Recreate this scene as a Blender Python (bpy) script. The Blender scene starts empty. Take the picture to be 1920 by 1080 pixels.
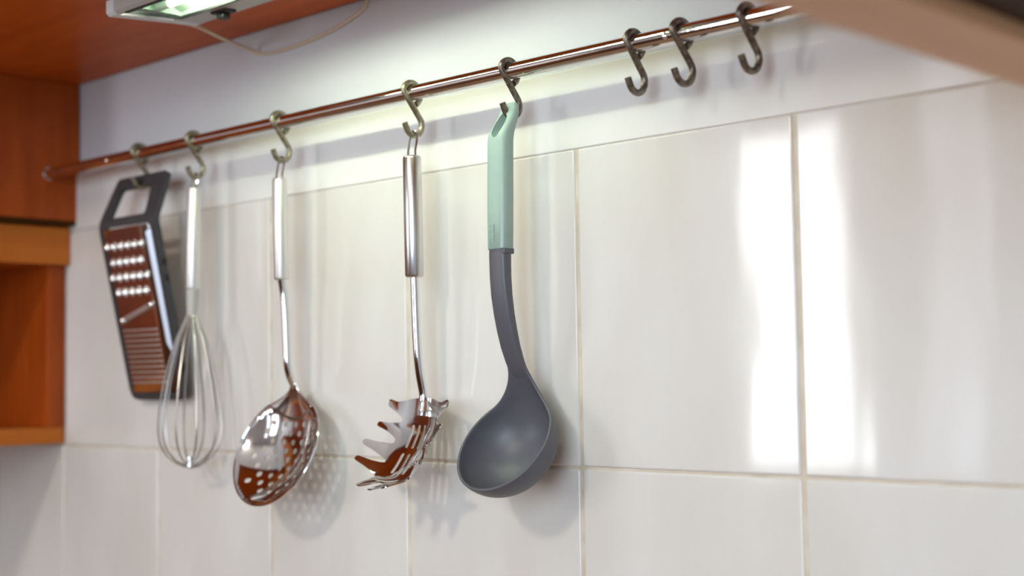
import bpy, bmesh, math, random
from mathutils import Vector, Matrix
from mathutils.geometry import delaunay_2d_cdt
from math import sin, cos, pi, radians, sqrt, atan2
random.seed(7)
S = bpy.context.scene
COL = S.collection

# ------------------------------------------------------------------ camera
cam_d = bpy.data.cameras.new('camera')
cam = bpy.data.objects.new('camera', cam_d); COL.objects.link(cam)
cam_d.sensor_width = 36.0; cam_d.lens = 50.0; cam_d.clip_start = 0.02
R_ = Vector((0.7189086, 0.6949511, -0.0146100)); U_ = Vector((0.0540674, -0.0349518, 0.9979254)); F_ = Vector((-0.6929987, 0.7182071, 0.0627014))
m = Matrix.Identity(4)
for i in range(3):
    m[i][0] = R_[i]; m[i][1] = U_[i]; m[i][2] = -F_[i]
m.translation = Vector((0.73273, -0.83352, 1.27148))
cam.matrix_world = m
cam_d.dof.use_dof = True; cam_d.dof.focus_distance = 1.115; cam_d.dof.aperture_fstop = 3.6
S.camera = cam

# ------------------------------------------------------------------ world, lights, exposure
w = bpy.data.worlds.new('world'); S.world = w; w.use_nodes = True
w.node_tree.nodes['Background'].inputs[0].default_value = (0.86, 0.90, 1.0, 1)
w.node_tree.nodes['Background'].inputs[1].default_value = 0.6
def area(name, loc, sx, sy, direction, power, col):
    l = bpy.data.lights.new(name, 'AREA'); l.shape = 'RECTANGLE'; l.size = sx; l.size_y = sy
    l.energy = power; l.color = col
    o = bpy.data.objects.new(name, l); COL.objects.link(o); o.location = loc
    o.rotation_euler = Vector(direction).to_track_quat('-Z', 'Y').to_euler()
    return o
YF = -2.6                                             # opposite wall of the kitchen
area('daylight_narrow', (-1.475, YF - .02, 1.487), .35, .96, (0, 1, 0), 13, (0.95, 0.97, 1.0))
area('daylight_curtained', (-1.0, YF - .02, 1.55), .15, 1.10, (0, 1, 0), 1.3, (0.80, 0.86, 1.0))
area('daylight_fill', (1.25, YF - .02, 1.55), 1.3, 1.2, (0, 1, 0), 45, (0.73, 0.88, 1.0))  # added fill for the room's ambient light, from an unseen, assumed window
area('ceiling_light', (0.05, -2.25, 2.40), .20, .20, (0, .9, -.5), 13, (1.0, 0.88, 0.73))
S.view_settings.view_transform = 'Standard'; S.view_settings.look = 'None'
S.view_settings.gamma = 1.0; S.view_settings.use_curve_mapping = False
S.view_settings.exposure = 0.0

# ------------------------------------------------------------------ materials
def mat(name, col, rough=.5, metal=0., col2=None, nscale=20., stretch=(1, 1, 1), bump=0., bscale=60., spec=.5, coat=0., emit=None, estr=0., ndetail=3., aniso=0., ramp=(.35, .65)):
    M = bpy.data.materials.new(name); M.use_nodes = True
    nt = M.node_tree; b = nt.nodes['Principled BSDF']
    b.inputs['Base Color'].default_value = (*col, 1); b.inputs['Roughness'].default_value = rough
    b.inputs['Metallic'].default_value = metal; b.inputs['Specular IOR Level'].default_value = spec
    b.inputs['Coat Weight'].default_value = coat; b.inputs['Coat Roughness'].default_value = .06
    if aniso: b.inputs['Anisotropic'].default_value = aniso
    if emit:
        b.inputs['Emission Color'].default_value = (*emit, 1); b.inputs['Emission Strength'].default_value = estr
    tc = nt.nodes.new('ShaderNodeTexCoord'); mp = nt.nodes.new('ShaderNodeMapping')
    mp.inputs['Scale'].default_value = stretch
    oi = nt.nodes.new('ShaderNodeObjectInfo'); ad = nt.nodes.new('ShaderNodeVectorMath'); ad.operation = 'ADD'
    sc = nt.nodes.new('ShaderNodeVectorMath'); sc.operation = 'SCALE'; sc.inputs[0].default_value = (3.1, 1.7, 5.3)
    nt.links.new(oi.outputs['Random'], sc.inputs['Scale'])
    nt.links.new(tc.outputs['Object'], ad.inputs[0]); nt.links.new(sc.outputs[0], ad.inputs[1])
    nt.links.new(ad.outputs[0], mp.inputs['Vector'])
    if col2:
        n = nt.nodes.new('ShaderNodeTexNoise'); n.inputs['Scale'].default_value = nscale; n.inputs['Detail'].default_value = ndetail
        r = nt.nodes.new('ShaderNodeValToRGB')
        r.color_ramp.elements[0].color = (*col, 1); r.color_ramp.elements[1].color = (*col2, 1)
        r.color_ramp.elements[0].position = ramp[0]; r.color_ramp.elements[1].position = ramp[1]
        nt.links.new(mp.outputs[0], n.inputs['Vector']); nt.links.new(n.outputs['Fac'], r.inputs['Fac'])
        nt.links.new(r.outputs['Color'], b.inputs['Base Color'])
    if bump:
        n2 = nt.nodes.new('ShaderNodeTexNoise'); n2.inputs['Scale'].default_value = bscale; n2.inputs['Detail'].default_value = 2
        bp = nt.nodes.new('ShaderNodeBump'); bp.inputs['Strength'].default_value = 1.0; bp.inputs['Distance'].default_value = bump
        nt.links.new(mp.outputs[0], n2.inputs['Vector']); nt.links.new(n2.outputs['Fac'], bp.inputs['Height'])
        nt.links.new(bp.outputs['Normal'], b.inputs['Normal'])
    return M
M_tile = mat('glazed_tile', (.685, .655, .615), .07, 0, (.735, .715, .695), 9, (1.6, 1, .5), .0006, 9, .5, ndetail=5)
M_border = mat('glazed_border', (.80, .785, .76), .06, 0, (.84, .825, .805), 8, (1, 1, 1), .0002, 9, .5)
M_grout = mat('grout', (.70, .63, .53), .9, 0, (.58, .50, .39), 40)
M_plaster = mat('plaster', (.60, .60, .625), .85, 0, (.57, .57, .595), 6, bump=.0002, bscale=300)
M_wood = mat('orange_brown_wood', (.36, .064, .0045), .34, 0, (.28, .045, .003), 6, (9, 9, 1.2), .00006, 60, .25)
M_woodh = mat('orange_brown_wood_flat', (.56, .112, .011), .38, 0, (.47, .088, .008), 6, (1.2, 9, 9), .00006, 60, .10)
M_woodl = mat('light_orange_wood', (.50, .140, .016), .38, 0, (.43, .112, .011), 6, (9, 1.2, 9), 0, 60, .25)
M_room = mat('brown_cabinet_wood', (.21, .085, .040), .4, 0, (.17, .068, .030), 6, (1, 1, 6))
M_beech = mat('pale_tan_wood', (.80, .47, .265), .5, 0, (.74, .43, .235), 5, (9, 1.0, 9))
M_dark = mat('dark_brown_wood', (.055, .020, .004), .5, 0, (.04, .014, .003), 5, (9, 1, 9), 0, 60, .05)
M_chrome = mat('chrome', (.80, .79, .79), .045, 1)
M_rail = mat('worn_chrome', (.78, .75, .74), .07, 1, (.70, .66, .64), 40, bump=.00004, bscale=220)
M_steel = mat('polished_steel', (.72, .71, .70), .09, 1, bump=.00006, bscale=60)
M_brush = mat('brushed_steel', (.66, .64, .62), .26, 1, (.58, .56, .54), 12, (50, 50, 1), aniso=.5)
M_satin = mat('satin_steel', (.80, .79, .77), .42, .9, (.76, .75, .73), 12, (50, 50, 1))
M_glint = mat('edge_glint_steel', (.66, .68, .78), .45, .7)  # reflection along the grater's right edge, put into the colour
M_wire = mat('dull_steel_wire', (.50, .485, .47), .30, 1)
M_hook = mat('tarnished_metal', (.27, .235, .19), .42, .85, (.14, .115, .09), 240, bump=.00018, bscale=420, ramp=(.40, .62))
M_hook_lamp = mat('lamp_tinted_metal', (.40, .37, .27), .38, .85, (.24, .215, .15), 240, bump=.00012, bscale=420, ramp=(.40, .62))  # hook metal with the lamp's greenish brass tint put into its colour
M_mint = mat('mint_plastic', (.345, .475, .425), .42, 0, (.335, .46, .412), 200, bump=.00002, bscale=900)
M_slate = mat('slate_nylon', (.105, .105, .125), .42, 0, (.098, .100, .118), 150, bump=.00002, bscale=900)
M_frame = mat('dark_grey_plastic', (.045, .047, .052), .45, 0, (.04, .042, .046), 100)
M_black = mat('black_rubber', (.012, .014, .014), .5)
M_grey = mat('grey_enamel', (.46, .44, .41), .35, 0, (.43, .41, .385), 30)
M_pale = mat('pale_plastic', (.70, .72, .74), .3)
M_cable = mat('tan_cable', (.60, .49, .36), .55)
M_tube = mat('glowing_tube', (1, 1, 1), .3, 0, emit=(1.0, .97, .80), estr=70.0)
M_refl = mat('lamp_reflector', (.60, .80, .66), .4)
M_pane = bpy.data.materials.new('green_tinted_pane'); M_pane.use_nodes = True
_n = M_pane.node_tree; _n.nodes.remove(_n.nodes['Principled BSDF'])
_t = _n.nodes.new('ShaderNodeBsdfTransparent'); _t.inputs[0].default_value = (.955, 1.0, .962, 1)
_g = _n.nodes.new('ShaderNodeBsdfGlossy'); _g.inputs['Roughness'].default_value = .05
_x = _n.nodes.new('ShaderNodeMixShader'); _x.inputs[0].default_value = .05
_n.links.new(_t.outputs[0], _x.inputs[1]); _n.links.new(_g.outputs[0], _x.inputs[2]); _n.links.new(_x.outputs[0], _n.nodes['Material Output'].inputs[0])
M_stone = mat('worktop_laminate', (.38, .22, .125), .4, 0, (.31, .18, .10), 12, (1, 8, 8))
M_floor = mat('brown_floor', (.23, .12, .06), .4, 0, (.18, .09, .045), 6)
M_ceil = mat('white_ceiling', (.80, .78, .76), .9)
M_wallp = mat('warm_wall_paint', (.60, .60, .62), .8)

# ------------------------------------------------------------------ mesh helpers
class MB:
    """collects vertices and faces in world coordinates"""
    def __init__(s): s.v = []; s.f = []; s.sm = []
    def add(s, vs, fs, smooth=True):
        o = len(s.v); s.v += [Vector(p) for p in vs]
        s.f += [[i + o for i in f] for f in fs]; s.sm += [smooth] * len(fs)
    def box(s, x0, x1, y0, y1, z0, z1):
        vs = [(x, y, z) for x in (x0, x1) for y in (y0, y1) for z in (z0, z1)]
        s.add(vs, [(0, 1, 3, 2), (4, 6, 7, 5), (0, 4, 5, 1), (2, 3, 7, 6), (0, 2, 6, 4), (1, 5, 7, 3)], False)
        return s
    def tube(s, pts, rad, seg=12, closed=False, caps=True, flat=1.0):
        pts = [Vector(p) for p in pts]; n = len(pts)
        rad = rad if isinstance(rad, (list, tuple)) else [rad] * n
        T = []
        for i in range(n):
            a = pts[(i - 1) % n] if (closed or i > 0) else pts[i]
            b = pts[(i + 1) % n] if (closed or i < n - 1) else pts[i]
            T.append((b - a).normalized())
        ref = Vector((1, 0, 0)) if abs(T[0].x) < .8 else Vector((0, 1, 0))
        N = (ref - T[0] * ref.dot(T[0])).normalized(); vs = []; fs = []
        for i in range(n):
            N = (N - T[i] * N.dot(T[i])).normalized(); B = T[i].cross(N)
            for k in range(seg):
                a = 2 * pi * k / seg
                vs.append(pts[i] + (N * cos(a) + B * sin(a) * flat) * rad[i])
        for i in range(n if closed else n - 1):
            j = (i + 1) % n
            for k in range(seg):
                l = (k + 1) % seg
                fs.append((i * seg + k, i * seg + l, j * seg + l, j * seg + k))
        if caps and not closed:
            fs.append(tuple(range(seg - 1, -1, -1))); fs.append(tuple((n - 1) * seg + k for k in range(seg)))
        s.add(vs, fs); return s
    def loft(s, secs, caps=True):
        n = len(secs[0]); vs = [p for q in secs for p in q]; fs = []
        for i in range(len(secs) - 1):
            for k in range(n):
                l = (k + 1) % n
                fs.append((i * n + k, i * n + l, (i + 1) * n + l, (i + 1) * n + k))
        if caps:
            fs.append(tuple(range(n - 1, -1, -1))); fs.append(tuple((len(secs) - 1) * n + k for k in range(n)))
        s.add(vs, fs); return s
    def sphere(s, c, r, seg=12, rings=8, sc=(1, 1, 1)):
        c = Vector(c); vs = []; fs = []
        for i in range(rings + 1):
            t = pi * i / rings
            for k in range(seg):
                a = 2 * pi * k / seg
                vs.append(c + Vector((r * sin(t) * cos(a) * sc[0], r * sin(t) * sin(a) * sc[1], r * cos(t) * sc[2])))
        for i in range(rings):
            for k in range(seg):
                l = (k + 1) % seg
                fs.append((i * seg + k, (i + 1) * seg + k, (i + 1) * seg + l, i * seg + l))
        s.add(vs, fs); return s
    def obj(s, name, material, parent=None, root=None, bevel=0., angle=40, recalc=True):
        off = root_loc(parent)
        me = bpy.data.meshes.new(name)
        me.from_pydata([v - off for v in s.v], [], s.f)
        for p, k in zip(me.polygons, s.sm): p.use_smooth = k
        bm = bmesh.new(); bm.from_mesh(me)
        bmesh.ops.remove_doubles(bm, verts=bm.verts, dist=1e-6)
        if recalc: bmesh.ops.recalc_face_normals(bm, faces=bm.faces)
        if bevel:
            for f in bm.faces: f.smooth = False
            for f in bmesh.ops.bevel(bm, geom=bm.edges[:], offset=bevel, segments=3, affect='EDGES', profile=.5, clamp_overlap=True)['faces']: f.smooth = True
            for f in bm.faces:
                if f.calc_area() > bevel * bevel * 12 and min(e.calc_length() for e in f.edges) > bevel * 1.2: f.smooth = False
        bm.to_mesh(me); bm.free()
        sm = [p.use_smooth for p in me.polygons]
        me.set_sharp_from_angle(angle=radians(angle))
        me.polygons.foreach_set('use_smooth', sm)
        me.materials.append(material)
        o = bpy.data.objects.new(name, me); COL.objects.link(o)
        if parent: o.parent = parent
        return o
def root_loc(p):
    l = Vector((0, 0, 0))
    while p is not None:
        l = l + p.location; p = p.parent
    return l
def tag(o, label, cat, group=None):
    o['label'] = label; o['category'] = cat
    if group: o['group'] = group
    return o
def thing(name, label, cat, loc, group=None):
    o = bpy.data.objects.new(name, None); COL.objects.link(o); o.location = loc
    o.empty_display_size = .02
    return tag(o, label, cat, group)
def struct(o): o['kind'] = 'structure'; return o
def rrect(cx, cy, z, hw, ht, r=.5, n=6, p=None):
    """rounded rectangle (superellipse) in the x-y plane at height z"""
    e = 2 / 3.2; out = []
    for k in range(4 * n):
        a = 2 * pi * k / (4 * n); c, q = cos(a), sin(a)
        out.append(Vector((cx + hw * math.copysign(abs(c) ** e, c), cy + ht * math.copysign(abs(q) ** e, q), z)))
    return out
def inside(p, poly):
    x, y = p; r = False; j = len(poly) - 1
    for i in range(len(poly)):
        xi, yi = poly[i]; xj, yj = poly[j]
        if (yi > y) != (yj > y) and x < (xj - xi) * (y - yi) / (yj - yi) + xi: r = not r
        j = i
    return r
def resample(poly, h):
    out = []
    for i in range(len(poly)):
        a = Vector(poly[i]); b = Vector(poly[(i + 1) % len(poly)]); k = max(1, round((b - a).length / h))
        out += [tuple(a.lerp(b, t / k)) for t in range(k)]
    return out
def round_poly(poly, r, n=5):
    """round the corners of a polygon; r one radius or a list of one per corner"""
    out = []; m_ = len(poly)
    for i in range(m_):
        p = Vector(poly[i]); a = Vector(poly[i - 1]); b = Vector(poly[(i + 1) % m_])
        ri = r[i] if isinstance(r, (list, tuple)) else r
        da = a - p; db = b - p; k = min(ri, da.length * .48, db.length * .48)
        if k < 1e-6: out.append(tuple(p)); continue
        A = p + da.normalized() * k; B = p + db.normalized() * k
        for j in range(n + 1):
            t = j / n; out.append(tuple(A * (1 - t) ** 2 + p * 2 * t * (1 - t) + B * t * t))
    return out
def sheet(name, outer, holes, fmap, thick, material, parent, h=.002, grid=None):
    """sheet metal: a flat outline with holes, bent by fmap(u, v) -> point, with both faces and cut edges"""
    grid = grid or h * 1.5
    loops = [resample(outer, h)] + [resample(q, h) for q in holes]
    pts = []; edges = []
    for L in loops:
        o = len(pts); pts += L; edges += [(o + i, o + (i + 1) % len(L)) for i in range(len(L))]
    nb = len(pts)
    us = [p[0] for p in loops[0]]; vs_ = [p[1] for p in loops[0]]
    cell = {}
    for p in pts: cell.setdefault((int(p[0] // grid), int(p[1] // grid)), []).append(p)
    v = min(vs_); row = 0
    while v < max(vs_):
        u = min(us) + (grid / 2 if row % 2 else 0)
        while u < max(us):
            ci = (int(u // grid), int(v // grid)); near = False
            for dx in (-1, 0, 1):
                for dy in (-1, 0, 1):
                    for p in cell.get((ci[0] + dx, ci[1] + dy), ()):
                        if (p[0] - u) ** 2 + (p[1] - v) ** 2 < (grid * .55) ** 2: near = True
            if not near and inside((u, v), loops[0]) and not any(inside((u, v), q) for q in loops[1:]): pts.append((u, v))
            u += grid
        v += grid * .87; row += 1
    V, E, Fc, ov, oe, of = delaunay_2d_cdt([Vector(p) for p in pts], edges, [], 0, 1e-7)
    tri = []
    for f in Fc:
        c = sum((V[i] for i in f), Vector((0, 0))) / len(f)
        if inside(c, loops[0]) and not any(inside(c, q) for q in loops[1:]): tri.append(f)
    n = len(V); P = []; N = []
    for p in V:
        q = Vector(fmap(p.x, p.y)); e = 2e-4
        du = Vector(fmap(p.x + e, p.y)) - Vector(fmap(p.x - e, p.y)); dv = Vector(fmap(p.x, p.y + e)) - Vector(fmap(p.x, p.y - e))
        P.append(q); N.append(du.cross(dv).normalized())
    off = root_loc(parent)
    verts = [P[i] + N[i] * thick / 2 - off for i in range(n)] + [P[i] - N[i] * thick / 2 - off for i in range(n)]
    faces = []; cnt = {}
    for f in tri:
        a, b, c = f
        if (V[b] - V[a]).cross(V[c] - V[a]) < 0: a, b, c = a, c, b
        faces += [(a, b, c), (c + n, b + n, a + n)]
        for e in ((a, b), (b, c), (c, a)): cnt[e] = 1
    nf = len(faces)
    for (a, b) in list(cnt):
        if (b, a) not in cnt: faces.append((b, a, a + n, b + n))
    me = bpy.data.meshes.new(name); me.from_pydata(verts, [], faces); me.polygons.foreach_set('use_smooth', [True] * len(faces))
    ln = []
    for k, p in enumerate(me.polygons):
        for vi in p.vertices:
            if k < nf: ln.append(N[vi] if vi < n else -N[vi - n])
            else: ln.append(p.normal.copy())
    me.normals_split_custom_set([tuple(x) for x in ln])
    me.materials.append(material)
    o = bpy.data.objects.new(name, me); COL.objects.link(o)
    if parent: o.parent = parent
    return o
def arc(cx, cy, r, a0, a1, n):
    return [(cx + r * cos(a0 + (a1 - a0) * i / n), cy + r * sin(a0 + (a1 - a0) * i / n)) for i in range(n + 1)]

# ------------------------------------------------------------------ the room
ZJ, ZT, ZB = 1.20, 1.45, 1.514                      # tile joint, top of the tall tiles, top of the border
wall = struct(MB().box(-2.0, 2.2, .006, .12, 0, 2.5).obj('wall_back', M_plaster))
gr = MB().box(-1.5, 1.3, .0014, .0075, .87, ZB - .001).obj('grout', M_grout, wall)
tile_me = None
for row in range(-2, 1):
    z0 = ZJ + .25 * row
    for k in range(-7, 6):
        x0 = .2 * k; g = .0016
        if tile_me is None:
            t = MB().box(-.1 + g, .1 - g, 0, .008, -.125 + g, .125 - .0001).obj('tile', M_tile, wall, bevel=.0018)
            tile_me = t.data
        else:
            t = bpy.data.objects.new('tile', tile_me); COL.objects.link(t); t.parent = wall
        t.location = (x0 + .1, random.uniform(-.00015, .00015), z0 + .125)
        t.rotation_euler = (random.uniform(-.0012, .0012), 0, random.uniform(-.0012, .0012))
MB().box(-1.5, 1.3, 0, .008, ZT + .0001, ZB).obj('border_strip', M_border, wall, bevel=.0012)
struct(MB().box(-2.0, 2.2, YF - .1, 0.12, -.1, 0).obj('floor', M_floor))
struct(MB().box(-2.0, 2.2, YF - .1, 0.12, 2.5, 2.6).obj('ceiling', M_ceil))
struct(MB().box(-2.1, -2.0, YF - .1, .12, 0, 2.5).obj('wall_left', M_wallp))
struct(MB().box(2.2, 2.3, YF - .1, .12, 0, 2.5).obj('wall_right', M_wallp))
wf = MB()
wins = [(-1.66, -1.29, .99, 1.985), (-1.085, -.915, .99, 2.11), (.59, 1.91, .94, 2.16)]  # last opening is unseen, added to go with the fill light
xs = -2.0
for (a, b, c, d) in wins:
    wf.box(xs, a, YF - .1, YF, 0, 2.5); wf.box(a, b, YF - .1, YF, 0, c); wf.box(a, b, YF - .1, YF, d, 2.5); xs = b
wf.box(xs, 2.2, YF - .1, YF, 0, 2.5)
struct(wf.obj('wall_front', M_wallp))
struct(MB().box(-2.0, 2.2, YF, YF + .04, 0, .92).obj('trim_1', M_room))
struct(MB().box(-2.0, -1.96, YF + .04, .006, 0, 1.30).obj('trim_2', M_room))

# ------------------------------------------------------------------ left: upper cabinet, side panel, open shelf
XC = -.7743
uc = thing('wall_cabinet', 'reddish brown wooden wall cabinet seen from below, with the lamp fixed under it', 'cabinet', (-.2, -.17, 1.621))
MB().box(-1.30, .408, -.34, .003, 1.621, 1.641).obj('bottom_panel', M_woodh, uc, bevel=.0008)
MB().box(-1.30, -1.28, -.34, .003, 1.641, 2.30).obj('side_panel', M_wood, uc)
MB().box(.388, .408, -.34, .003, 1.641, 2.30).obj('side_panel', M_wood, uc)
MB().box(-1.28, .388, -.34, .003, 2.28, 2.30).obj('top_panel', M_wood, uc)
for k in range(3):
    x0 = -1.30 + k * .569
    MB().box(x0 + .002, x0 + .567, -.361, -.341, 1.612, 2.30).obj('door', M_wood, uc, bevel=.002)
pc = thing('end_cabinet', 'tall dark orange wooden cabinet side at the left, where the rail ends', 'cabinet', (-1.0, -.12, 1.4545))
MB().box(XC - .020, XC, -.24, .003, 1.4600, 1.6205).obj('side_panel', M_wood, pc, bevel=.0008)
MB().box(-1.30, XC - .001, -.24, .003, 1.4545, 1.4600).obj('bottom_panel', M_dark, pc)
MB().box(-1.30, XC - .020, -.012, .003, 1.4600, 1.6205).obj('back_panel', M_wood, pc)
sh = thing('open_shelf', 'orange wooden open shelf box under the cabinet side at the left edge', 'shelf', (-1.04, -.28, 1.2025))
MB().box(-1.28, -.787, -.55, -.0005, 1.4095, 1.4535).obj('top_board', M_woodl, sh, bevel=.0012)  # shelf boards run far forward unseen, deepened to shade the left tiles
MB().box(-1.28, -.799, -.55, -.0005, 1.2025, 1.2217).obj('bottom_board', M_woodl, sh, bevel=.0012)
MB().box(-1.28, -.799, -.0215, -.0005, 1.2217, 1.4095).obj('back_board', M_wood, sh, bevel=.0008)
MB().box(-1.28, -1.26, -.55, -.0215, 1.2217, 1.4095).obj('side_board', M_wood, sh)
MB().box(-.99, -.975, -.55, -.0215, 1.2217, 1.4095).obj('divider', M_wood, sh)

# ------------------------------------------------------------------ right: wooden hood frame overhead, close to the camera
hd = thing('range_hood', 'pale tan wooden range hood rim with dark inside, blurred at upper right', 'range hood', (.75, -.23, 1.42))
MB().box(.413, .458, -.52, .003, 1.42, 2.0).obj('side_panel', M_beech, hd, bevel=.0015)
MB().box(1.03, 1.075, -.52, .003, 1.42, 2.0).obj('side_panel', M_beech, hd, bevel=.0015)
MB().box(.458, 1.03, -.52, -.49, 1.42, 2.0).obj('front_panel', M_beech, hd, bevel=.0015)
MB().box(.4585, 1.0295, -.4895, .003, 1.428, 1.445).obj('filter_panel', M_dark, hd)

# ------------------------------------------------------------------ under-cabinet lamp and its cable
lx0, lx1 = -.379, .08
lp = thing('cabinet_lamp', 'slim grey fluorescent lamp with glowing greenish glass fixed under the wall cabinet', 'lamp', (-.1, -.14, 1.621))
OUT = ((-.190, 1.6070), (-.190, 1.5965), (-.187, 1.5943), (-.1835, 1.5946))
BACK = ((-.1300, 1.5987), (-.127, 1.5990), (-.101, 1.6005), (-.097, 1.6025), (-.097, 1.6070))
def lamp_sec(x, cavity=()):
    return [Vector((x, y, z)) for y, z in OUT + tuple(cavity) + BACK]
CAV = ((-.1833, 1.6064), (-.1302, 1.6064))
MB().loft([lamp_sec(lx0 + .004, CAV), lamp_sec(lx1 - .004, CAV)], caps=False).obj('housing', M_grey, lp, angle=30)
rf = []
for x in (lx0 + .024, lx1 - .024):
    rf.append([Vector((x, y, z)) for y, z in ((-.1831, 1.5965), (-.1826, 1.6020), (-.176, 1.6061), (-.138, 1.6061), (-.1310, 1.6030), (-.1304, 1.6000), (-.1308, 1.6000), (-.1314, 1.6028), (-.138, 1.6058), (-.176, 1.6058), (-.1822, 1.6018), (-.1827, 1.5965))])
MB().loft(rf, caps=False).obj('reflector', M_refl, lp, angle=30)
for x in (lx0 + .0245, lx1 - .0255):
    MB().box(x, x + .001, -.1826, -.1308, 1.6000, 1.6060).obj('reflector_end', M_refl, lp)
MB().tube([(lx0 + .048, -.157, 1.6025), (lx1 - .060, -.157, 1.6022)], .0034, 16).obj('tube', M_tube, lp)
for x in (lx0 + .05, lx1 - .08):
    MB().box(x, x + .03, -.170, -.120, 1.6070, 1.6211).obj('mounting_block', M_grey, lp)
for xa, xb in ((lx0 + .030, lx0 + .049), (lx1 - .061, lx1 - .040)):
    MB().tube([(xa, -.157, 1.6022), (xb, -.157, 1.6022)], .0036, 16).obj('tube_socket', M_pale, lp)
for xa, xb in ((lx0, lx0 + .012), (lx1 - .012, lx1)):
    c = Vector(((xa + xb) / 2, -.148, 1.6010)); e = MB()
    e.loft([[Vector((x, c.y + (p.y - c.y) * 1.02, c.z + (p.z - c.z) * 1.06)) for p in lamp_sec(x)] for x in (xa, xb)])
    e.obj('end_cap', M_pale, lp, angle=30)
def slope(y): return 1.5946 + (y + .187) * (.0041 / .057)
def strip(ya, yb, xa, xb, t, dz):
    return MB().loft([[Vector((x, ya, slope(ya) - dz)), Vector((x, yb, slope(yb) - dz)), Vector((x, yb, slope(yb) + .0008)), Vector((x, ya, slope(ya) + .0008))] for x in (xa, xb)])
strip(-.183, -.132, lx0 + .026, lx1 - .026, 0, .0008).obj('glass_pane', M_pane, lp)
gk = MB()
for ya, yb, xa, xb in ((-.186, -.183, lx0 + .023, lx1 - .023), (-.132, -.129, lx0 + .023, lx1 - .023), (-.183, -.132, lx0 + .023, lx0 + .026), (-.183, -.132, lx1 - .026, lx1 - .023)):
    b = strip(ya, yb, xa, xb, 0, .0014); gk.add(b.v, b.f, False)
gk.obj('gasket', M_black, lp)
sw = MB(); sw.box(-.324, -.302, -.120, -.107, 1.5975, 1.6010)
sw.obj('switch_plate', M_black, lp, bevel=.001)
MB().box(-.318, -.308, -.118, -.109, 1.5925, 1.5980).obj('switch_knob', M_black, lp, bevel=.0015)
def bez(pts, n=10):
    """smooth curve through points"""
    P = [Vector(p) for p in pts]; P = [P[0] * 2 - P[1]] + P + [P[-1] * 2 - P[-2]]; out = []
    for i in range(1, len(P) - 2):
        for j in range(n):
            t = j / n; a, b, c, d = P[i - 1], P[i], P[i + 1], P[i + 2]
            out.append(.5 * ((2 * b) + (c - a) * t + (2 * a - 5 * b + 4 * c - d) * t * t + (3 * b - a - 3 * c + d) * t ** 3))
    return out + [P[-2]]
cb = MB().tube(bez([(-.3835, -.128, 1.6045), (-.3855, -.120, 1.6050), (-.397, -.085, 1.6060), (-.418, -.045, 1.6060), (-.430, -.012, 1.6045), (-.422, .0035, 1.5985), (-.398, .0042, 1.5955), (-.350, .0042, 1.5965), (-.300, .0042, 1.602), (-.262, .0042, 1.612), (-.255, .0042, 1.6208)]), .0018, 8).obj('lamp_cable', M_cable)
tag(cb, 'thin tan cable looping from the lamp end to the wall', 'cable')

# ------------------------------------------------------------------ hanging rail
RY, RZ, RR = -.036, 1.512, .0064
rl = thing('hanging_rail', 'long round chrome rail mounted across the tiled wall under the cabinet', 'rail', (-.2, RY, RZ))
MB().tube([(XC + .0005, RY, RZ), (-.4, RY, RZ), (0, RY, RZ), (.4125, RY, RZ)], RR, 32).obj('bar', M_rail, rl)
for x in (XC + .0005, .4085):
    MB().tube([(x, RY, RZ), (x + .0025, RY, RZ)], .0073, 24).obj('end_flange', M_rail, rl, angle=30)
for x in (.1228, -.6359):
    MB().sphere((x, RY - RR + .0003, RZ - .001), .0024, 12, 8, (1, .6, 1)).obj('screw', M_chrome, rl)
for x in (-.690, .330):
    MB().tube([(x, RY + RR - .001, RZ), (x, .0062, RZ + .012)], .004, 12).obj('wall_bracket', M_rail, rl)

# ------------------------------------------------------------------ S hooks
HR, HW = .0096, .0026                                 # upper loop radius, wire radius
LZ, LR = 1.4856, .0090                                 # lower loop centre height and radius
def hook_curve():
    p = []
    for i in range(19):                                # from behind below the rail, over the top, to the front
        a = radians(-62 + (248 - 20) * i / 18 + 0)
        p.append((RY + HR * cos(a), RZ - .0006 + HR * sin(a)))
    yl = RY + .0022
    q = []
    for i in range(19):                                # lower loop: back, bottom, front tip
        a = radians(32 - 190 * i / 18)
        q.append((yl + LR * cos(a), LZ + LR * sin(a) * 1.04))
    a, b = Vector(p[-1]), Vector(q[0])
    p += [tuple(a.lerp(b, t)) for t in (.33, .66)] + q
    e = Vector(p[-1]); d = (e - Vector(p[-2])).normalized()
    return p + [tuple(e + d * .0045)]
HC = hook_curve()
hk = MB().tube([(0, y - RY, z - RZ) for y, z in HC], HW, 12).obj('s_hook', M_hook, angle=50)
hook_me = hk.data
hook_me2 = hook_me.copy(); hook_me2.materials[0] = M_hook_lamp  # left hooks: copy with the painted lamp tint
HOOKS = [(-.5779, 0, 0, 1, 'blurred metal S hook carrying the flat grater, nearest the left cabinet'),
         (-.4766, 3, 0, 1, 'small metal S hook holding up the balloon whisk'),
         (-.3349, 0, 0, 1, 'dull S hook, coloured with lamp tint, holding the perforated skimmer'),
         (-.1512, 0, 0, 1, 'dull S hook, coloured with lamp tint, holding the pasta server by its wire loop'),
         (-.0365, 0, 0, 0, 'rough dark S hook passing through the mint ladle handle'),
         (.0902, 0, 0, 0, 'empty dark S hook, leftmost of the three without a utensil'),
         (.1327, -6, 0, 0, 'empty dark S hook, middle one of the three without a utensil'),
         (.1891, -4, 0, 0, 'empty dark S hook, rightmost of the three, close to the hood')]
for i, (x, rz, rx, pale, lab) in enumerate(HOOKS):
    o = hk if i == 0 else hk.copy()
    if i: COL.objects.link(o)
    o.data = hook_me2 if pale else hook_me
    o.location = (x, RY, RZ); o.rotation_euler = (radians(rx), 0, radians(rz))
    tag(o, lab, 'hook', 'S hooks on the rail')
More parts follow.
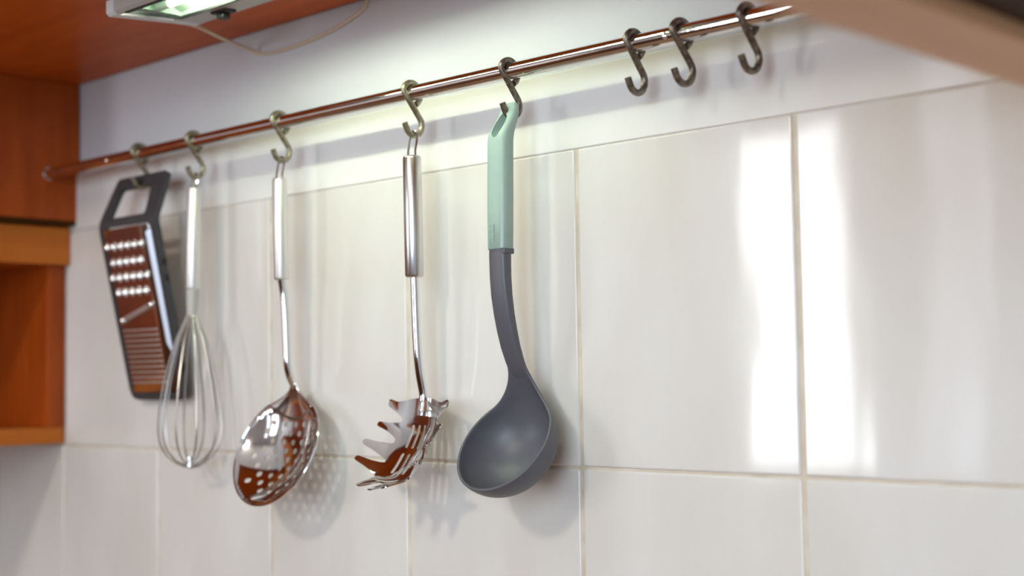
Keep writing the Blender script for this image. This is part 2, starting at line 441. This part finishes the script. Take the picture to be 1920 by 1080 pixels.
HB = LZ - LR * 1.04 + HW                               # height of the wire's upper side in the lower loop
HY = RY + .0022

# ------------------------------------------------------------------ ladle
LX = -.0370
ld = thing('soup_ladle', 'dark grey nylon soup ladle with a mint green handle', 'ladle', (LX, RY, 1.18))
secs = []
for z, y, hw, ht in ((1.3705, -.0480, .0092, .0066), (1.3712, -.0480, .0099, .0074), (1.400, -.0476, .0102, .0076), (1.440, -.0468, .0102, .0076), (1.456, -.0464, .0101, .0075),
                     (1.462, -.0450, .0099, .0073), (1.468, -.0418, .0096, .0064), (1.474, -.0384, .0092, .0054), (1.480, -.0360, .0086, .0044), (1.4845, -.0346, .0074, .0036), (1.4872, -.0340, .0054, .0024)):
    secs.append(rrect(LX, y, z, hw, ht, n=8))
hb = MB(); hb.loft(secs); handle = hb.obj('handle', M_mint, ld, angle=60)
cut = MB(); cs = []
for yy in (-.07, -.01):                                  # tapering oval hole through the handle's sloping top
    cs.append([Vector((LX + .0052 * cos(a), yy, 1.4688 + .0096 * sin(a) + (yy + .044) * .15)) for a in [2 * pi * k / 24 for k in range(24)]])
cut.loft(cs); co = cut.obj('cutter', M_mint)
bo = handle.modifiers.new('hole', 'BOOLEAN'); bo.operation = 'DIFFERENCE'; bo.solver = 'EXACT'
co.location = -ld.location * 0
bo.object = co
bpy.context.view_layer.update()
dg = bpy.context.evaluated_depsgraph_get()
nm = bpy.data.meshes.new_from_object(handle.evaluated_get(dg)); handle.modifiers.clear(); handle.data = nm; nm.name = 'handle'
bpy.data.objects.remove(co)
if hasattr(nm, 'set_sharp_from_angle'): nm.set_sharp_from_angle(angle=radians(50))
mk = MB()                                              # worn raised lettering, too small to read
for k in range(8):
    mk.box(LX - .0012, LX + .0008, -.0561, -.0548, 1.3765 + k * .0017, 1.3774 + k * .0017)
for k in (1, 4, 6):
    mk.box(LX - .0046, LX - .0032, -.0556, -.0543, 1.3760 + k * .0021, 1.3770 + k * .0021)
mk.obj('raised_marks', M_mint, ld)
neck = [(-.0484, 1.3725, .0088, .0060), (-.0486, 1.3660, .0091, .0058), (-.0484, 1.350, .0091, .0055), (-.0473, 1.335, .0091, .0052), (-.0450, 1.321, .0091, .0048), (-.0420, 1.308, .0091, .0044), (-.0382, 1.295, .0091, .0038), (-.0335, 1.2835, .0092, .0030), (-.0285, 1.2745, .0094, .0018), (-.0262, 1.2707, .0092, .0008)]
nb_ = MB(); ns = []
for i, (y, z, hw, ht) in enumerate(neck):
    a = neck[max(0, i - 1)]; b = neck[min(len(neck) - 1, i + 1)]
    t = Vector((0, b[0] - a[0], b[1] - a[1])).normalized(); nn = Vector((0, -t.z, t.y))
    sec = rrect(0, 0, 0, hw, ht, n=6)
    ns.append([Vector((LX + p.x, y + nn.y * p.y, z + nn.z * p.y)) for p in sec])
nb_.loft(ns); nb_.obj('neck', M_slate, ld, angle=60)
MB().box(LX + .0042, LX + .0098, -.0535, -.0425, 1.3668, 1.3712).obj('neck_collar', M_slate, ld, bevel=.0008)
BC = Vector((LX, -.0480, 1.2218)); BR, BD = .0432, .0355
bv = Vector((0, .60, .80)); bn = Vector((0, -.80, .60)); bx = Vector((1, 0, 0))
lb = MB(); NS, NR, NW, KW = 72, 16, 14, 9
y9, z9, w9, h9 = neck[-3]; tn = Vector((0, neck[-2][0] - neck[-4][0], neck[-2][1] - neck[-4][1])).normalized()
def bowl_pt(a, t):
    rd = bx * sin(a) + bv * cos(a)
    return BC + rd * BR * max(0, cos(t)) ** .92 - bn * BD * sin(t)
cols = []
for k in range(-NS // 2, NS // 2):
    a = 2 * pi * k / NS; q = k / KW
    t0 = .95 * (1 - q * q) if abs(q) < 1 else 0
    col = [bowl_pt(a, pi / 2 - (pi / 2 - t0) * j / NR) for j in range(NR + 1)]
    if abs(q) <= 1:                                    # the wall runs on upwards into the neck
        P0 = col[-1]; up = (bowl_pt(a, t0) - bowl_pt(a, t0 + .03)).normalized()
        rt = (-bx * cos(a) * (1 if q > 0 else -1) + bv * abs(sin(a))).normalized()
        u_ = abs(q) ** 2; d0 = (up * (1 - u_) + rt * u_).normalized()
        P3 = Vector((LX + q * w9, y9, z9)); P1 = P0 + d0 * (.024 - .010 * u_); P2 = P3 + tn * (.016 - .003 * u_)
        col += [P0 * (1 - t) ** 3 + P1 * 3 * t * (1 - t) ** 2 + P2 * 3 * t * t * (1 - t) + P3 * t ** 3 for t in [i / NW for i in range(1, NW + 1)]]
    cols.append((k, col))
for i in range(NS):
    k, A = cols[i]; k2, B = cols[(i + 1) % NS]
    n = min(len(A), len(B)) - 1
    lb.add(A[:n + 1] + B[:n + 1], [(j, j + 1, n + 2 + j, n + 1 + j) if j else (0, 1, n + 2) for j in range(n)])
bowl = lb.obj('bowl', M_slate, ld, angle=75)
so = bowl.modifiers.new('thickness', 'SOLIDIFY'); so.thickness = .0022; so.offset = 0
bev = bowl.modifiers.new('soft', 'BEVEL'); bev.width = .0006; bev.segments = 2; bev.limit_method = 'ANGLE'; bev.angle_limit = radians(60)

# ------------------------------------------------------------------ shared: steel handle with wire loop
def steel_handle(t, x, z0, z1, r, y0, y1, lean=0., mat_=M_brush):
    """hollow tube handle from z1 (top) to z0, with a wire loop up to the hook"""
    def c(z): k = (z - z0) / (z1 - z0); return (x - lean * (1 - k), y0 + (y1 - y0) * k, z)
    zs = [(z0, .80), (z0 + .0006, .93), (z0 + .0020, 1), (z1 - .0020, 1), (z1 - .0006, .93), (z1, .80)]
    MB().tube([c(z) for z, _ in zs], [r * k for _, k in zs], 28).obj('handle', mat_, t, angle=60)
    top = HB + .0011; w_ = .0044
    pts = [(x - w_, y1, z1 - .003), (x - w_, y1, z1 + .004)]
    for i in range(13):
        a = pi - pi * i / 12
        pts.append((x + w_ * cos(a), HY + (y1 - HY) * 0 , top - .0040 + .0040 * sin(a)))
    pts += [(x + w_, y1, z1 + .004), (x + w_, y1, z1 - .003)]
    MB().tube(pts, .0011, 8).obj('wire_loop', M_steel, t)

# ------------------------------------------------------------------ pasta server
PX = -.1510
ps = thing('pasta_server', 'polished steel pasta server with blunt teeth and slots, beside the ladle', 'pasta server', (PX, RY, 1.18))
steel_handle(ps, PX, 1.3562, 1.4586, .0079, -.0352, -.0366)
rod = bez([(PX, -.0352, 1.360), (PX, -.0346, 1.345), (PX, -.0338, 1.320), (PX, -.0324, 1.2938), (PX, -.0302, 1.276), (PX, -.0262, 1.258), (PX, -.0258, 1.249), (PX, -.0275, 1.240)], 6)
MB().tube(rod, [.0037] * 30 + [.0037 + .0024 * min(1, (i - 29) / 10) for i in range(30, len(rod))], 18, flat=1.0).obj('stem', M_steel, ps)
def make_profile(y0, z0, keys, n=160, smax=.13):
    P = [(y0, z0)]; th = []
    for i in range(n + 1):
        s = smax * i / n
        for (a, ta), (b, tb) in zip(keys[:-1], keys[1:]):
            if a <= s <= b:
                k = (s - a) / (b - a); k = k * k * (3 - 2 * k); t = radians(ta + (tb - ta) * k); break
        th.append(t)
        if i < n: P.append((P[-1][0] - sin(t) * smax / n, P[-1][1] - cos(t) * smax / n))
    def f(s):
        q = max(0, min(n - 1e-6, s / smax * n)); i = int(q); k = q - i
        y = P[i][0] * (1 - k) + P[i + 1][0] * k; z = P[i][1] * (1 - k) + P[i + 1][1] * k; t = th[i] * (1 - k) + th[i + 1] * k
        if s < 0: y -= sin(t) * s; z -= cos(t) * s
        return y, z, t
    return f
prof = make_profile(-.0250, 1.2530, [(0, 4), (.018, 10), (.032, 25), (.055, 34), (.068, 46), (.084, 80), (.13, 86)])
D0, FR = .0245, .010                                   # half width of the plate, length over which the teeth bend
CR, P0A = .100, atan2(.0245, .100)                     # radius of the scooped plate, its slope where the teeth start
def flare(d, s):
    dl = radians(-7 + 28 * max(0, min(1, s / .042)))
    if d < D0: return d, d * d / (2 * CR)
    h0 = D0 * D0 / (2 * CR); e = d - D0; k = min(1, e / FR); n = 6
    if e <= FR:
        x, h = D0, h0
        for i in range(n): a = P0A + dl * k * (i + .5) / n; x += cos(a) * e / n; h += sin(a) * e / n
        return x, h
    x, h = D0, h0
    for i in range(n): a = P0A + dl * (i + .5) / n; x += cos(a) * FR / n; h += sin(a) * FR / n
    return x + cos(P0A + dl) * (e - FR), h + sin(P0A + dl) * (e - FR)
YAW = radians(-12)
def ps_map(u, s):
    y, z, t = prof(s); a, h = flare(abs(u), s); a = math.copysign(a, u)
    dx, dy, z = a, y - cos(t) * h + .028, z + sin(t) * h
    return (PX + dx * cos(YAW) - dy * sin(YAW), -.028 + dx * sin(YAW) + dy * cos(YAW), z)
def server_outline():
    """outline from the top centre down the +u side, mirrored afterwards"""
    core = .0295; hw = .0052
    teeth = [(.0085, -.34, .0490), (.0275, -.16, .0545), (.0480, -.04, .0580), (.0665, .06, .0560)]   # position along the side, slant, tip
    pts = [(0, -.002), (.012, -.002), (.020, -.001)]
    for i, (s, sl, tipd) in enumerate(teeth):
        c0 = core - (.0025 if i == 0 else 0) - (.0015 if i == 3 else 0); b = hw * 1.55
        pts += [(c0, s - b)]
        for du, dv in ((-.013, -.90), (0, -.62), (0, .62), (-.013, .90)):
            pts.append((tipd + du, s + sl * (tipd + du - core) + dv * hw))
        pts += [(c0 - (.001 if i == 3 else 0), s + b)]
    for c, l in ((.0215, .0975), (0, .0985)):          # three teeth across the lower end
        pts += [(c + .0056, .0795), (c + .0052, .087), (c + .0034, l)] if c else [(c + .0058, .0800), (c + .0052, .087), (c + .0034, l)]
        if c: pts += [(c - .0034, l), (c - .0052, .087), (c - .0058, .0800)]
    pts.insert(len(pts), (0, .0985))
    return pts + [(-x, y) for x, y in reversed(pts[1:-1])]
so_ = round_poly(server_outline(), .0030, 5)
slots = []
for (sa, sb, us_) in ((.0205, .0420, (-.0125, -.0035, .0055)), (.0465, .0675, (-.0125, -.0035, .0055))):
    for u in us_:
        r = .0019; slots.append(arc(u, sb - r, r, 0, pi, 8) + arc(u, sa + r, r, pi, 2 * pi, 8))
sheet('head', so_, slots, ps_map, .0012, M_steel, ps, .0012, .0018)

# ------------------------------------------------------------------ skimmer
KX = -.3349
sk = thing('skimmer', 'steel skimmer with a round bowl full of small holes', 'skimmer', (KX, RY, 1.16))
steel_handle(sk, KX, 1.3647, 1.4592, .0068, -.0350, -.0366, mat_=M_satin)
rod = bez([(KX, -.0350, 1.368), (KX, -.0322, 1.352), (KX, -.0300, 1.328), (KX, -.0285, 1.290), (KX, -.0260, 1.277), (KX, -.0215, 1.264)], 6)
MB().tube(rod, [.0038] * (len(rod) - 6) + [.0037, .0034, .0030, .0026, .0022, .0016], 16).obj('stem', M_steel, sk)
KC = Vector((KX, -.0420, 1.2080)); kv = Vector((0, .404, .915)); kn = Vector((0, -.915, .404)); KA, KB, KD = .0570, .0535, .015
def sk_map(u, v):
    r = min(1.25, sqrt((u / KA) ** 2 + (v / KB) ** 2))
    if r <= .93: d = -KD * (1 - (r / .93) ** 2.4)
    else: d = .010 * (r - .93)
    if v > KB * .8:                                    # the neck rises into the stem
        d += 0
    return KC + Vector((1, 0, 0)) * u + kv * v + kn * d
ol = []
for k in range(120):
    a = 2 * pi * k / 120 + pi / 2
    u, v = KA * cos(a), KB * sin(a)
    ol.append((u, v))
nk = [(-.006, KB + .013), (.006, KB + .013)]
al = .50                                               # angular half width of the neck web
def sk_q(th): return max(-1, min(1, th / .62))
ol2 = []
for k in range(140):
    th = 2 * pi * k / 140 - pi; q = sk_q(th)
    ol2.append((KA * sin(th), KB * cos(th) * (.62 + .38 * q * q)))
ol2.reverse()
holes = []
gp = .0108
for i in range(-12, 13):
    for j in range(-12, 13):
        u = i * .0142 + (.0071 if j % 2 else 0) + .0025; v = j * .0084 - .004
        if ((u - .003) / (KA * .80)) ** 2 + ((v + .003) / (KB * .80)) ** 2 < 1:
            holes.append([(u + .0029 * cos(2 * pi * k / 16), v + .0029 * sin(2 * pi * k / 16)) for k in range(16)])
sheet('bowl', ol2, holes, sk_map, .0012, M_steel, sk, .0016, .0030)
nkm = MB(); web = []; KW = 10                         # stem flattens into a flared web that runs into the bowl
E3 = Vector((KX, -.0218, 1.2700)); t3 = Vector((0, .30, -1)).normalized()
for k in range(-KW, KW + 1):
    q = k / KW; th = q * .62; u0 = KA * sin(th); ve = KB * cos(th)
    v0 = ve * (.62 + .38 * q * q)
    P0 = Vector(sk_map(u0, v0)); P0b = Vector(sk_map(u0 * .985, v0 - .002))
    up = (P0 - P0b).normalized(); rt = (Vector((-math.copysign(1, q) * cos(th), 0, 0)) * KA + kv * KB * sin(abs(th))).normalized()
    w_ = abs(q) ** 2; d0 = (up * (1 - w_) + rt * w_).normalized()
    P3 = E3 + Vector((q * .0044, -.0012 * (1 - q * q) ** .5, 0)); P1 = P0 + d0 * (.015 - .006 * w_); P2 = P3 + t3 * (.014 - .002 * w_)
    web.append([P0 * (1 - t) ** 3 + P1 * 3 * t * (1 - t) ** 2 + P2 * 3 * t * t * (1 - t) + P3 * t ** 3 for t in [i / 14 for i in range(15)]])
nkm.add([p for c_ in web for p in c_], [(i * 15 + j, (i + 1) * 15 + j, (i + 1) * 15 + j + 1, i * 15 + j + 1) for i in range(2 * KW) for j in range(14)])
nk_o = nkm.obj('neck', M_steel, sk, angle=80)
so2 = nk_o.modifiers.new('t', 'SOLIDIFY'); so2.thickness = .0012; so2.offset = 0
rim = MB().tube([KC + Vector((KA * cos(a), 0, 0)) + kv * KB * sin(a) + kn * .0008 for a in [pi / 2 + .60 + (2 * pi - 1.20) * q / 90 for q in range(91)]], .0010, 8).obj('rim', M_steel, sk)

# ------------------------------------------------------------------ whisk
WX = -.4766
wk = thing('balloon_whisk', 'wire balloon whisk with a pale steel handle, between grater and skimmer', 'whisk', (WX, RY, 1.186))
steel_handle(wk, WX, 1.3630, 1.4655, .0071, -.0378, -.0362, mat_=M_satin)
MB().tube([(WX, -.0378, 1.3640), (WX, -.0381, 1.355), (WX, -.0385, 1.345), (WX, -.0388, 1.336)], [.0066, .0062, .0056, .0050], 20).obj('collar', M_grey, wk)
zt, zb = 1.3385, 1.1872
WP = bez([(.0040, 1.3385, 0), (.0095, 1.3270, 0), (.0178, 1.3090, 0), (.0285, 1.2720, 0), (.0345, 1.2345, 0), (.0330, 1.2130, 0), (.0260, 1.1995, 0), (.0140, 1.1900, 0), (0, 1.1872, 0)], 5)
for k in range(5):
    a = pi * k / 5 + .2; sc = 1 - .03 * (k % 3); pts = []
    for p, sg in [(p, 1) for p in WP] + [(p, -1) for p in WP[-2::-1]]:
        d = (zt - p.y) / (zt - zb); r = p.x * sc * sg
        pts.append((WX + r * cos(a), -.0392 - .002 * d + r * sin(a) * .9, p.y + .0015 * k * d))
    MB().tube(pts, .0009, 8).obj('wire', M_wire, wk)
MB().tube([(WX, -.041, zb + .001), (WX, -.041, zb + .011)], .0035, 12).obj('tip_clip', M_steel, wk)

# ------------------------------------------------------------------ grater
GX = -.5779
gt = thing('grater', 'flat steel grater in a dark grey plastic frame, leftmost on the rail', 'grater', (GX, RY, 1.254))
VY, VZ = -.0500, 1.4385
bd = Vector((0, .0395, -.1845)); BL = bd.length; bd = bd / BL
hu = Vector((0, .0200, .0505)); HLn = hu.length; hu = hu / HLn
def g_map(u, s):
    """s > 0 down the body, s < 0 up the bent handle; a soft bend between"""
    V0 = Vector((GX + u, VY, VZ)); e = .006
    if s >= e: return V0 + bd * s
    if s <= -e: return V0 - hu * s
    t = (s + e) / (2 * e); A = V0 + hu * e; B = V0 + bd * e
    return A * (1 - t) ** 2 + V0 * 2 * t * (1 - t) + B * t * t
fo = round_poly([(-.048, -HLn), (.048, -HLn), (.055, 0), (.053, BL), (-.053, BL), (-.055, 0)], [.006, .006, .02, .014, .014, .02], 6)
hh = round_poly([(-.036, -.041), (-.006, -.041), (-.005, -.0475), (.005, -.0475), (.006, -.041), (.026, -.041), (.033, -.006), (-.039, -.006)], [.004, .002, .002, .002, .002, .004, .004, .004], 4)
ph = round_poly([(-.0475, .003), (.0450, .003), (.0445, BL - .0075), (-.0465, BL - .0075)], .008, 5)
sheet('frame', fo, [hh, ph], g_map, .0058, M_frame, gt, .0035, .006)
GH = .0058
def gp_map(u, s):
    """plate: flat in the middle, long sides curling back"""
    c, r = (.0270, .0165) if u > 0 else (.0370, .0085); d = abs(u) - c
    x, h = u, 0
    if d > 0: x = math.copysign(c + r * sin(d / r), u); h = r * (1 - cos(d / r))
    return Vector((GX + x, VY, VZ)) + bd * s + Vector((0, -bd.z, bd.y)) * (h - GH)
gn = Vector((0, bd.z, -bd.y))
if gn.y > 0: gn = -gn
po = [(-.0475, .0045), (.0480, .0045), (.0475, BL - .0090), (-.0470, BL - .0090)]
pholes = []
rows = [(.023, 6, -.0390), (.040, 5, -.0330), (.056, 6, -.0390), (.072, 5, -.0330)]
for s, n_, u0 in rows:
    for k in range(n_):
        u = u0 + .0134 * k
        pholes.append([(u + .0034 * cos(2 * pi * q / 10), s + .0026 + .0022 * sin(2 * pi * q / 10)) for q in range(10)])
pholes.append(round_poly([(-.034, .1005), (.025, .0865), (.025, .0895), (-.034, .1035)], .001, 2))
plate = sheet('grating_plate', po, pholes, gp_map, .0009, M_steel, gt, .003, .005)
def gpt(u, s, h): return Vector((GX + u, VY, VZ)) + bd * s + gn * (h + GH)
tooth_me = None
for s, n_, u0 in rows:                                 # raised half-dome teeth over the holes
    for k in range(n_):
        u = u0 + .0134 * k
        if tooth_me is None:
            b = MB(); vs = []; fs = []
            for i in range(7):
                t = i / 6
                for j in range(9):
                    a = pi * j / 8; r = .0047 * sin(pi * (.10 + .40 * t))
                    vs.append(gpt(u + r * cos(a), s - .0060 + .0085 * t, .0002 + .0040 * sin(a) * sin(pi * (.06 + .44 * t))))
            for i in range(6):
                for j in range(8): fs.append((i * 9 + j, i * 9 + j + 1, (i + 1) * 9 + j + 1, (i + 1) * 9 + j))
            b.add(vs, fs); to = b.obj('tooth', M_steel, plate, angle=80)
            md = to.modifiers.new('t', 'SOLIDIFY'); md.thickness = .0007
            first = (u, s); tooth_me = to
        else:
            to2 = tooth_me.copy(); COL.objects.link(to2)
            to2.location = tooth_me.location + gpt(u, s, 0) - gpt(first[0], first[1], 0)
sheet('edge_glint', [(.0365, .012), (.0450, .009), (.0448, BL - .040), (.0375, BL - .060)], [], lambda u, s: Vector(gp_map(u, s)) + gn * .0011 + Vector((.0004, 0, 0)), .0008, M_glint, gt, .004, .006)  # added strip; its pale colour stands in for a reflection on the plate
bl = MB(); q = [(-.034, .0985, .0004), (.025, .0845, .0004), (.025, .0905, .0035), (-.034, .1045, .0035)]
bl.add([gpt(*p) for p in q] + [gpt(a, b, c - .0007) for a, b, c in q], [(0, 1, 2, 3), (7, 6, 5, 4), (0, 4, 5, 1), (1, 5, 6, 2), (2, 6, 7, 3), (3, 7, 4, 0)], False)
bl.obj('slicing_blade', M_satin, gt)
for (u, s) in ((-.0345, .1015), (.0255, .0870)):
    MB().sphere(gpt(u, s, .0015), .0042, 14, 8, (1, .55, 1)).obj('rivet', M_chrome, gt)
for k in range(11):                                    # fine shredding ridges
    s = .1130 + k * .0056
    MB().tube([gpt(-.037 + .002 * 0, s, .0004), gpt(-.033, s, .0013), gpt(0, s, .0014), gpt(.023, s, .0013), gpt(.027, s, .0004)], .0011, 8).obj('ridge', M_satin, plate)

# ------------------------------------------------------------------ worktop below the frame (only bounces light up)
wt = thing('worktop', 'brown wood-look kitchen worktop running along the tiled wall below the utensils', 'worktop', (0, -.3, 0))
MB().box(-1.5, 1.9, -.60, -.0005, .84, .88).obj('slab', M_stone, wt, bevel=.003)
MB().box(-1.5, 1.9, -.56, -.0005, 0, .84).obj('base_front', M_room, wt)
